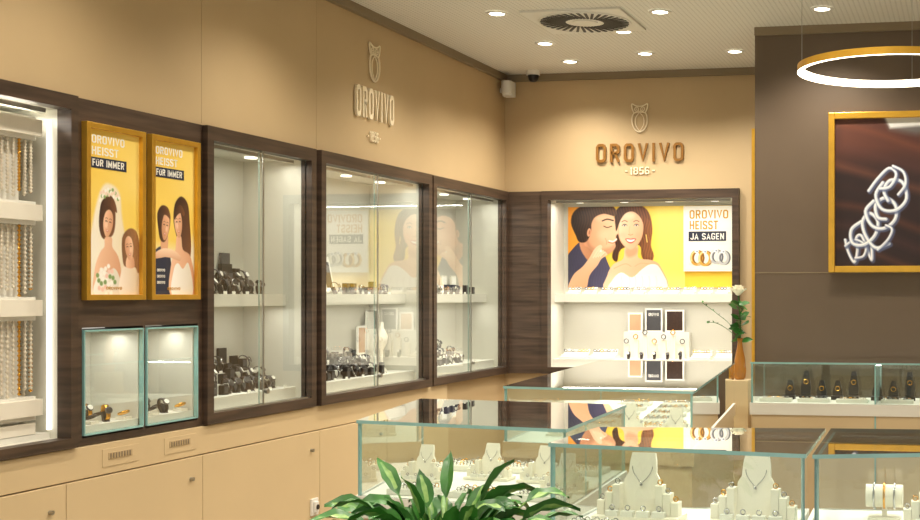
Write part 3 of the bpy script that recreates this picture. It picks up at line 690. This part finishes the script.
for k in range(2):
    for j in range(5):
        tray(-1.50-.035*j+k*.22,5.0+j*.26,.08,6,4)
for x,y in ((-1.1,4.62),(-1.55,4.70),(-1.32,4.75)): bustset(x,y,0,.75)
tray(-.87,2.84,-.1,5,2); tray(-.45,2.80,-.1,5,2); tray(-.68,2.81,-.1,4,2); tray(-.2,2.84,.2,5,2)
b=B(Matrix.Translation((-.2,3.08,DK))); b.box(-.04,.04,-.03,.03,0,.01,M_ivory); b.cyl((-.045,0,.06),.028,.09,M_ivory,24,Matrix.Rotation(math.pi/2,4,'Y')); b.box(-.006,.006,-.006,.006,.01,.05,M_ivory)
for k in range(3): b.torus((-.025+k*.025,0,.06),.0305,.003,M_goldj if k%2 else M_silver,Matrix.Rotation(math.pi/2,4,'Y'),ms=6)
b.done('bracelet_display')
b=B()
for k in range(9):
    xx=-.93+k*.085
    if xx>-.52: xx+=.04
    b.box(xx-.03,xx+.03,6.52,6.58,DK,DK+.02,M_dark)
    L=Matrix.Translation((xx,6.57,DK+.02))@Matrix.Rotation(math.radians(75),4,'X')
    hh=.05+.05*(k%3==1)
    b.prism([(-.012,hh+.03),(.012,hh+.03),(.02,hh*.8),(.028,hh*.4),(.024,0),(-.024,0),(-.028,hh*.4),(-.02,hh*.8)],0,.01,M_dark,M_dark,L)
    b.torus(tuple(L@Vector((0,hh*.7,.012))),.012,.0025,M_goldj,L.to_3x3().to_4x4(),seg=14,ms=5)
b.done('necklace_display')
for k in range(5): tray(-.98+k*.2+(.03 if k>2 else 0),6.40,0,6,2)
b=B(); b.box(-.24,-.12,6.60,6.66,DK,DK+.02,M_white); b.box(-.22,-.14,6.62,6.64,DK,DK+.17,M_plast); b.box(-.21,-.15,6.617,6.62,DK+.05,DK+.16,M_silver); b.done('mirror_stand')

# ---------------- artwork ----------------
MA=BRW@Matrix.Translation((-.746,.118,.003)); b=B(MA); W,H,f=.98,.875,.035
for a in ((0,f,0,H),(W-f,W,0,H),(f,W-f,0,f),(f,W-f,H-f,H)): b.box(*a,0,.035,M_gold)
b.box(f,W-f,f,H-f,0,.010,M_brown)
ao=b.done('framed_artwork',bevel=.003)
p=Paint(836,121,1000,266,1.8,(40,24,24))
p.poly([(830,100),(930,110),(1010,150),(1010,200),(900,165),(830,160)],(92,50,36),(60,32,28),soft=30,smooth=False)
for k in range(7):
    y=124+k*20; p.stroke([(830,y),(870,y+9+3*math.sin(k)),(930,y+30),(1010,y+44)],3.5+2*(k%3),[(140,76,46),(84,48,44),(150,88,60),(52,26,24)][k%4],8,.4)
p.poly([(880,112),(1005,112),(1005,146),(960,136),(915,138),(890,132)],(130,130,130),(60,50,46),g=(.2,1),soft=7,smooth=False)
p.poly([(884,119),(925,119),(925,129),(890,131)],(220,220,216),soft=3,smooth=False)
def st(pts,w=2.8):
    p.stroke([(a+1.3,c+1.1) for a,c in pts],w+1.6,(84,96,132),1.6,.8); p.stroke(pts,w,(206,214,230),.8); p.stroke([(a-.4,c-.4) for a,c in pts],w*.4,(255,255,255),.5)
st([(846,240),(849,252),(855,262),(858,250),(857,238),(862,236),(867,248),(872,260),(872,246)])
st([(846,246),(856,240),(866,246),(864,256),(856,258)],2.2)
st([(862,222),(852,230),(853,243),(864,245),(875,236),(878,222),(870,214),(863,222),(866,236),(876,248),(889,244)],3.4)
st([(874,202),(866,212),(872,226),(884,229),(895,220),(895,206),(885,199),(876,206),(878,218),(886,220)],3.4)
st([(883,184),(876,196),(882,210),(896,211),(906,200),(902,184),(890,182),(884,192),(888,202)],3.2)
st([(869,192),(878,180),(889,170),(896,176),(890,188),(880,190)],2.8)
st([(893,168),(903,174),(905,186),(898,196)],2.6)
st([(878,250),(888,240),(892,230),(886,226)],2.4)
p.obj('art_print',MA,f,f,W-f,H-f,.0115,ao)

# ---------------- ring pendant ----------------
cx,cy,R=-.295,5.0,.38
cz=E+.905
b=B(Matrix.Translation((cx,cy,cz))); seg=96; hh=.014; th=.020
vs=[];fs=[];ms=[]
for k in range(seg):
    a=2*math.pi*k/seg; c,s_=math.cos(a),math.sin(a)
    vs+=[(R*c,R*s_,-hh),(R*c,R*s_,hh),((R-th)*c,(R-th)*s_,hh),((R-th)*c,(R-th)*s_,-hh)]
for k in range(seg):
    n=(k+1)%seg
    for j,m in enumerate((M_gold,M_gold,M_ring,M_ring)):
        fs.append((k*4+j,n*4+j,n*4+(j+1)%4,k*4+(j+1)%4)); ms.append(m)
b.add(vs,fs,ms)
for a in (200,320,80):
    a=math.radians(a); pp=(R-.01)*math.cos(a),(R-.01)*math.sin(a); b.tube([(pp[0],pp[1],hh),(pp[0],pp[1],ZC-cz)],.0012,M_steel,5); b.cyl((pp[0],pp[1],ZC-cz-.012),.018,.012,M_steel,14)
b.done('ring_pendant_lamp')

# ---------------- ceiling fixtures ----------------
spots=[(-2.436,6.20),(-2.447,6.99),(-2.48,7.56),(-1.945,7.39),(-1.39,7.42),(-1.90,6.75),(-1.58,6.31),(-.737,6.39),(.3,6.39),
 (-2.44,4.9),(-1.55,4.9),(-.55,4.3),(.6,4.4),(-2.44,3.6),(-1.5,3.6),(-.5,3.2),(.6,3.2),(-2.44,2.3),(-1.3,2.1),(0,2.1),(-2.44,.9),(-1,.6),(1.5,5.5),(1.5,3),(1.2,1)]
b=B()
for x,y in spots:
    b.lathe([(.06,ZC-.001),(.06,ZC-.006),(.042,ZC-.008),(.040,ZC-.003)][::-1],M_plast,24,Matrix.Translation((x,y,0)),caps=False)
    b.cyl((x,y,ZC-.0045),.041,.003,M_spot,20)
dl=b.done('recessed_downlights')
for i,(x,y) in enumerate(spots):
    l=bpy.data.lights.new('downlight','SPOT'); l.energy=61; l.spot_size=math.radians(134); l.spot_blend=.8; l.color=(1,.91,.775); l.shadow_soft_size=.045
    o=bpy.data.objects.new('downlight_%d'%i,l); sc.collection.objects.link(o); o.location=(x,y,ZC-.02); o.parent=dl
b=B(Matrix.Translation((-2.03,6.44,ZC))); g=.27
b.box(-g,g,-g,g,-.012,-.001,M_plast)
M_ventd=mat('vent_dark',(60,58,54),.6)
b.cyl((0,0,-.014),.245,.003,M_plast,48)
for k in range(36):
    a=2*math.pi*k/36; L=Matrix.Rotation(a,4,'Z'); r0,r1=(.10,.235)
    b.box(r0,r1,-.007,.007,-.0185,-.0135,M_ventd,L@Matrix.Translation((0,.03,0)))
b.cyl((0,0,-.02),.07,.006,M_plast,32)
b.torus((0,0,-.014),.245,.006,M_plast,seg=48,ms=6)
b.done('ceiling_air_vent')
b=B(); b.box(XL+.031,XL+.10,7.87,7.94,E+1.32,E+1.42,M_plast) ; b.lathe([(.0,-.05),(.022,-.046),(.034,-.03),(.036,.0),(.034,.05)],M_plast,16,Matrix.Translation((XL+.065,7.86,E+1.37))); b.box(XL,XL+.07,7.9,7.93,E+1.35,E+1.38,M_plast)
b.done('motion_sensor',bevel=.004)
b=B(); b.cyl((-2.83,7.85,ZC-.03),.045,.03,M_plast,24); b.lathe([(.0005,-.045),(.02,-.042),(.03,-.032),(.036,-.015),(.038,0)],M_dark,20,Matrix.Translation((-2.83,7.85,ZC-.03)),caps=False)
b.done('dome_security_camera')

# ---------------- plant ----------------
px,py=-1.0,2.26
b=B(); L=Matrix.Translation((px,py,0))
b.lathe([(.10,0),(.11,.01),(.135,.86),(.14,.90),(.125,.90),(.12,.86)],M_pot,32,L)
b.lathe([(.001,.875),(.12,.87)],M_soil,24,L,caps=False)
def leaf(base,az,el,ln,wd,droop,stem):
    d=Vector((math.cos(az)*math.cos(el),math.sin(az)*math.cos(el),math.sin(el))); side=Vector((-math.sin(az),math.cos(az),0))
    tw=random.uniform(-.9,.9); pale=random.random()<.45
    p=Vector(base); tot=stem+ln; st=tot/16; cur=d.copy(); path=[(p.copy(),cur.copy())]
    for i in range(16):
        p=p+cur*st; cur=(cur+Vector((0,0,-droop*(i/16))) ).normalized(); path.append((p.copy(),cur.copy()))
    k0=int(16*stem/tot)
    b.tube([tuple(q[0]) for q in path[:k0+1]],.0022,M_green2,5)
    vs=[];fs=[];ms=[];rows=len(path)-k0
    for i in range(rows):
        t=i/(rows-1); w=wd*(math.sin(math.pi*min(1,t**.8)))**.75*(1-.1*t)+.0006
        q,c=path[k0+i]; nrm=side.cross(c).normalized(); sd=(side*math.cos(tw)+nrm*math.sin(tw)).normalized(); nr=sd.cross(c)
        for m,(o,u) in enumerate(((-1,.3),(-.3,.04),(0,-.06),(.3,.04),(1,.3))):
            vs.append(q+sd*w*o+nr*w*u*(-1 if nr.z<0 else 1)+Vector((0,0,.003*math.sin(t*14+m))))
    for i in range(rows-1):
        for m in range(4):
            fs.append((i*5+m,i*5+m+1,(i+1)*5+m+1,(i+1)*5+m)); ms.append(M_green2 if (m in (1,2) and pale and 0<i<rows-2) else M_green)
    b.add(vs,fs,ms,True)
random.seed(11)
for k in range(175):
    az=k*2.399+random.uniform(-.3,.3); t=k/175
    el=math.radians(random.uniform(26,55)+ (1-t)*28)
    r=.02+.07*t
    leaf((px+r*math.cos(az),py+r*math.sin(az),.90),az,el,random.uniform(.075,.12),random.uniform(.014,.022),random.uniform(.14,.46),random.uniform(.06,.19)-.03*(1-t))
b.done('potted_plant')

# ---------------- vase with rose ----------------
vx,vy,vz=-1.19,6.5,.995
b=B(); b.box(vx-.055,vx+.055,vy-.055,vy+.055,.08,vz-.0005,M_cab); b.box(vx-.05,vx+.05,vy-.05,vy+.05,0,.08,M_trim); b.done('pedestal',bevel=.003)
b=B(Matrix.Translation((vx,vy,vz)))
b.lathe([(.022,0),(.03,.01),(.034,.05),(.028,.11),(.016,.17),(.012,.2),(.017,.22),(.012,.218)],M_amber,28)
b.tube(cromo([(0,0,.15),(.004,0,.28),(-.002,-.01,.38),(-.006,-.02,.455)]),.003,M_green,6)
top=(-.006,-.02,.468)
b.sph(top,.02,M_rose,(1,1,1.1))
for ring,(rr,nn,up,tl) in enumerate(((.012,5,.012,.15),(.02,6,.008,.4),(.027,7,.0,.75))):
    for k in range(nn):
        a=2*math.pi*k/nn+ring*.5; L=Matrix.Translation(top)@Matrix.Rotation(a,4,'Z')@Matrix.Translation((rr,0,up))@Matrix.Rotation(tl,4,'Y')
        vs=[];fs=[]
        for i in range(5):
            for j in range(5):
                u=(j-2)/2; v=i/4; w=.018*math.sin(math.pi*(.2+.7*v)); vs.append((-.008*u*u+.006*v*v,u*w,-.022+v*.045))
        for i in range(4):
            for j in range(4): fs.append((i*5+j,i*5+j+1,i*5+j+6,i*5+j+5))
        b.add(vs,fs,M_rose,True,L)
def lf(p,az,el,ln,w):
    p=Vector(p); d=Vector((math.cos(az)*math.cos(el),math.sin(az)*math.cos(el),math.sin(el))); sd=Vector((-math.sin(az),math.cos(az),0)); 
    if abs(d.y)<.9: sd=(sd+Vector((0,0,.8))).normalized()
    vs=[];fs=[]
    for i in range(7):
        t=i/6; ww=w*math.sin(math.pi*t)+.0005; c=p+d*ln*t+Vector((0,0,-.2*ln*t*t)); vs+=[c-sd*ww,c+Vector((0,0,-.1*ww)),c+sd*ww]
    for i in range(6): fs+=[(i*3,i*3+1,i*3+4,i*3+3),(i*3+1,i*3+2,i*3+5,i*3+4)]
    b.add(vs,fs,M_green,True)
for k in range(34):
    z=.2+.2*random.random(); lf((random.uniform(-.01,.015),random.uniform(-.015,.01),z),random.uniform(0,6.28),random.uniform(-.3,.9),random.uniform(.05,.085),random.uniform(.014,.024))
for pts in ([(0,0,.2),(-.05,-.01,.29),(-.12,-.02,.35),(-.2,-.03,.41)],[(0,0,.2),(-.06,.01,.26),(-.13,.0,.3),(-.18,.0,.30)]):
    c=cromo(pts); b.tube(c,.0015,M_green,5)
    for k in range(6,len(c),3): lf(c[k],2.6+k,.5,.03,.005)
b.done('rose_vase')

# ---------------- world & camera ----------------
w=bpy.data.worlds.new('world'); sc.world=w; w.use_nodes=True
w.node_tree.nodes['Background'].inputs[0].default_value=(1,.955,.88,1); w.node_tree.nodes['Background'].inputs[1].default_value=.92
cam=bpy.data.cameras.new('camera'); co=bpy.data.objects.new('camera',cam); sc.collection.objects.link(co)
co.location=(0,0,E); co.rotation_euler=(math.pi/2,0,math.radians(10))
cam.sensor_width=36; cam.lens=1240/920*36; cam.shift_x=(460-748)/920; cam.shift_y=(294-260)/920; cam.clip_start=.05
sc.camera=co
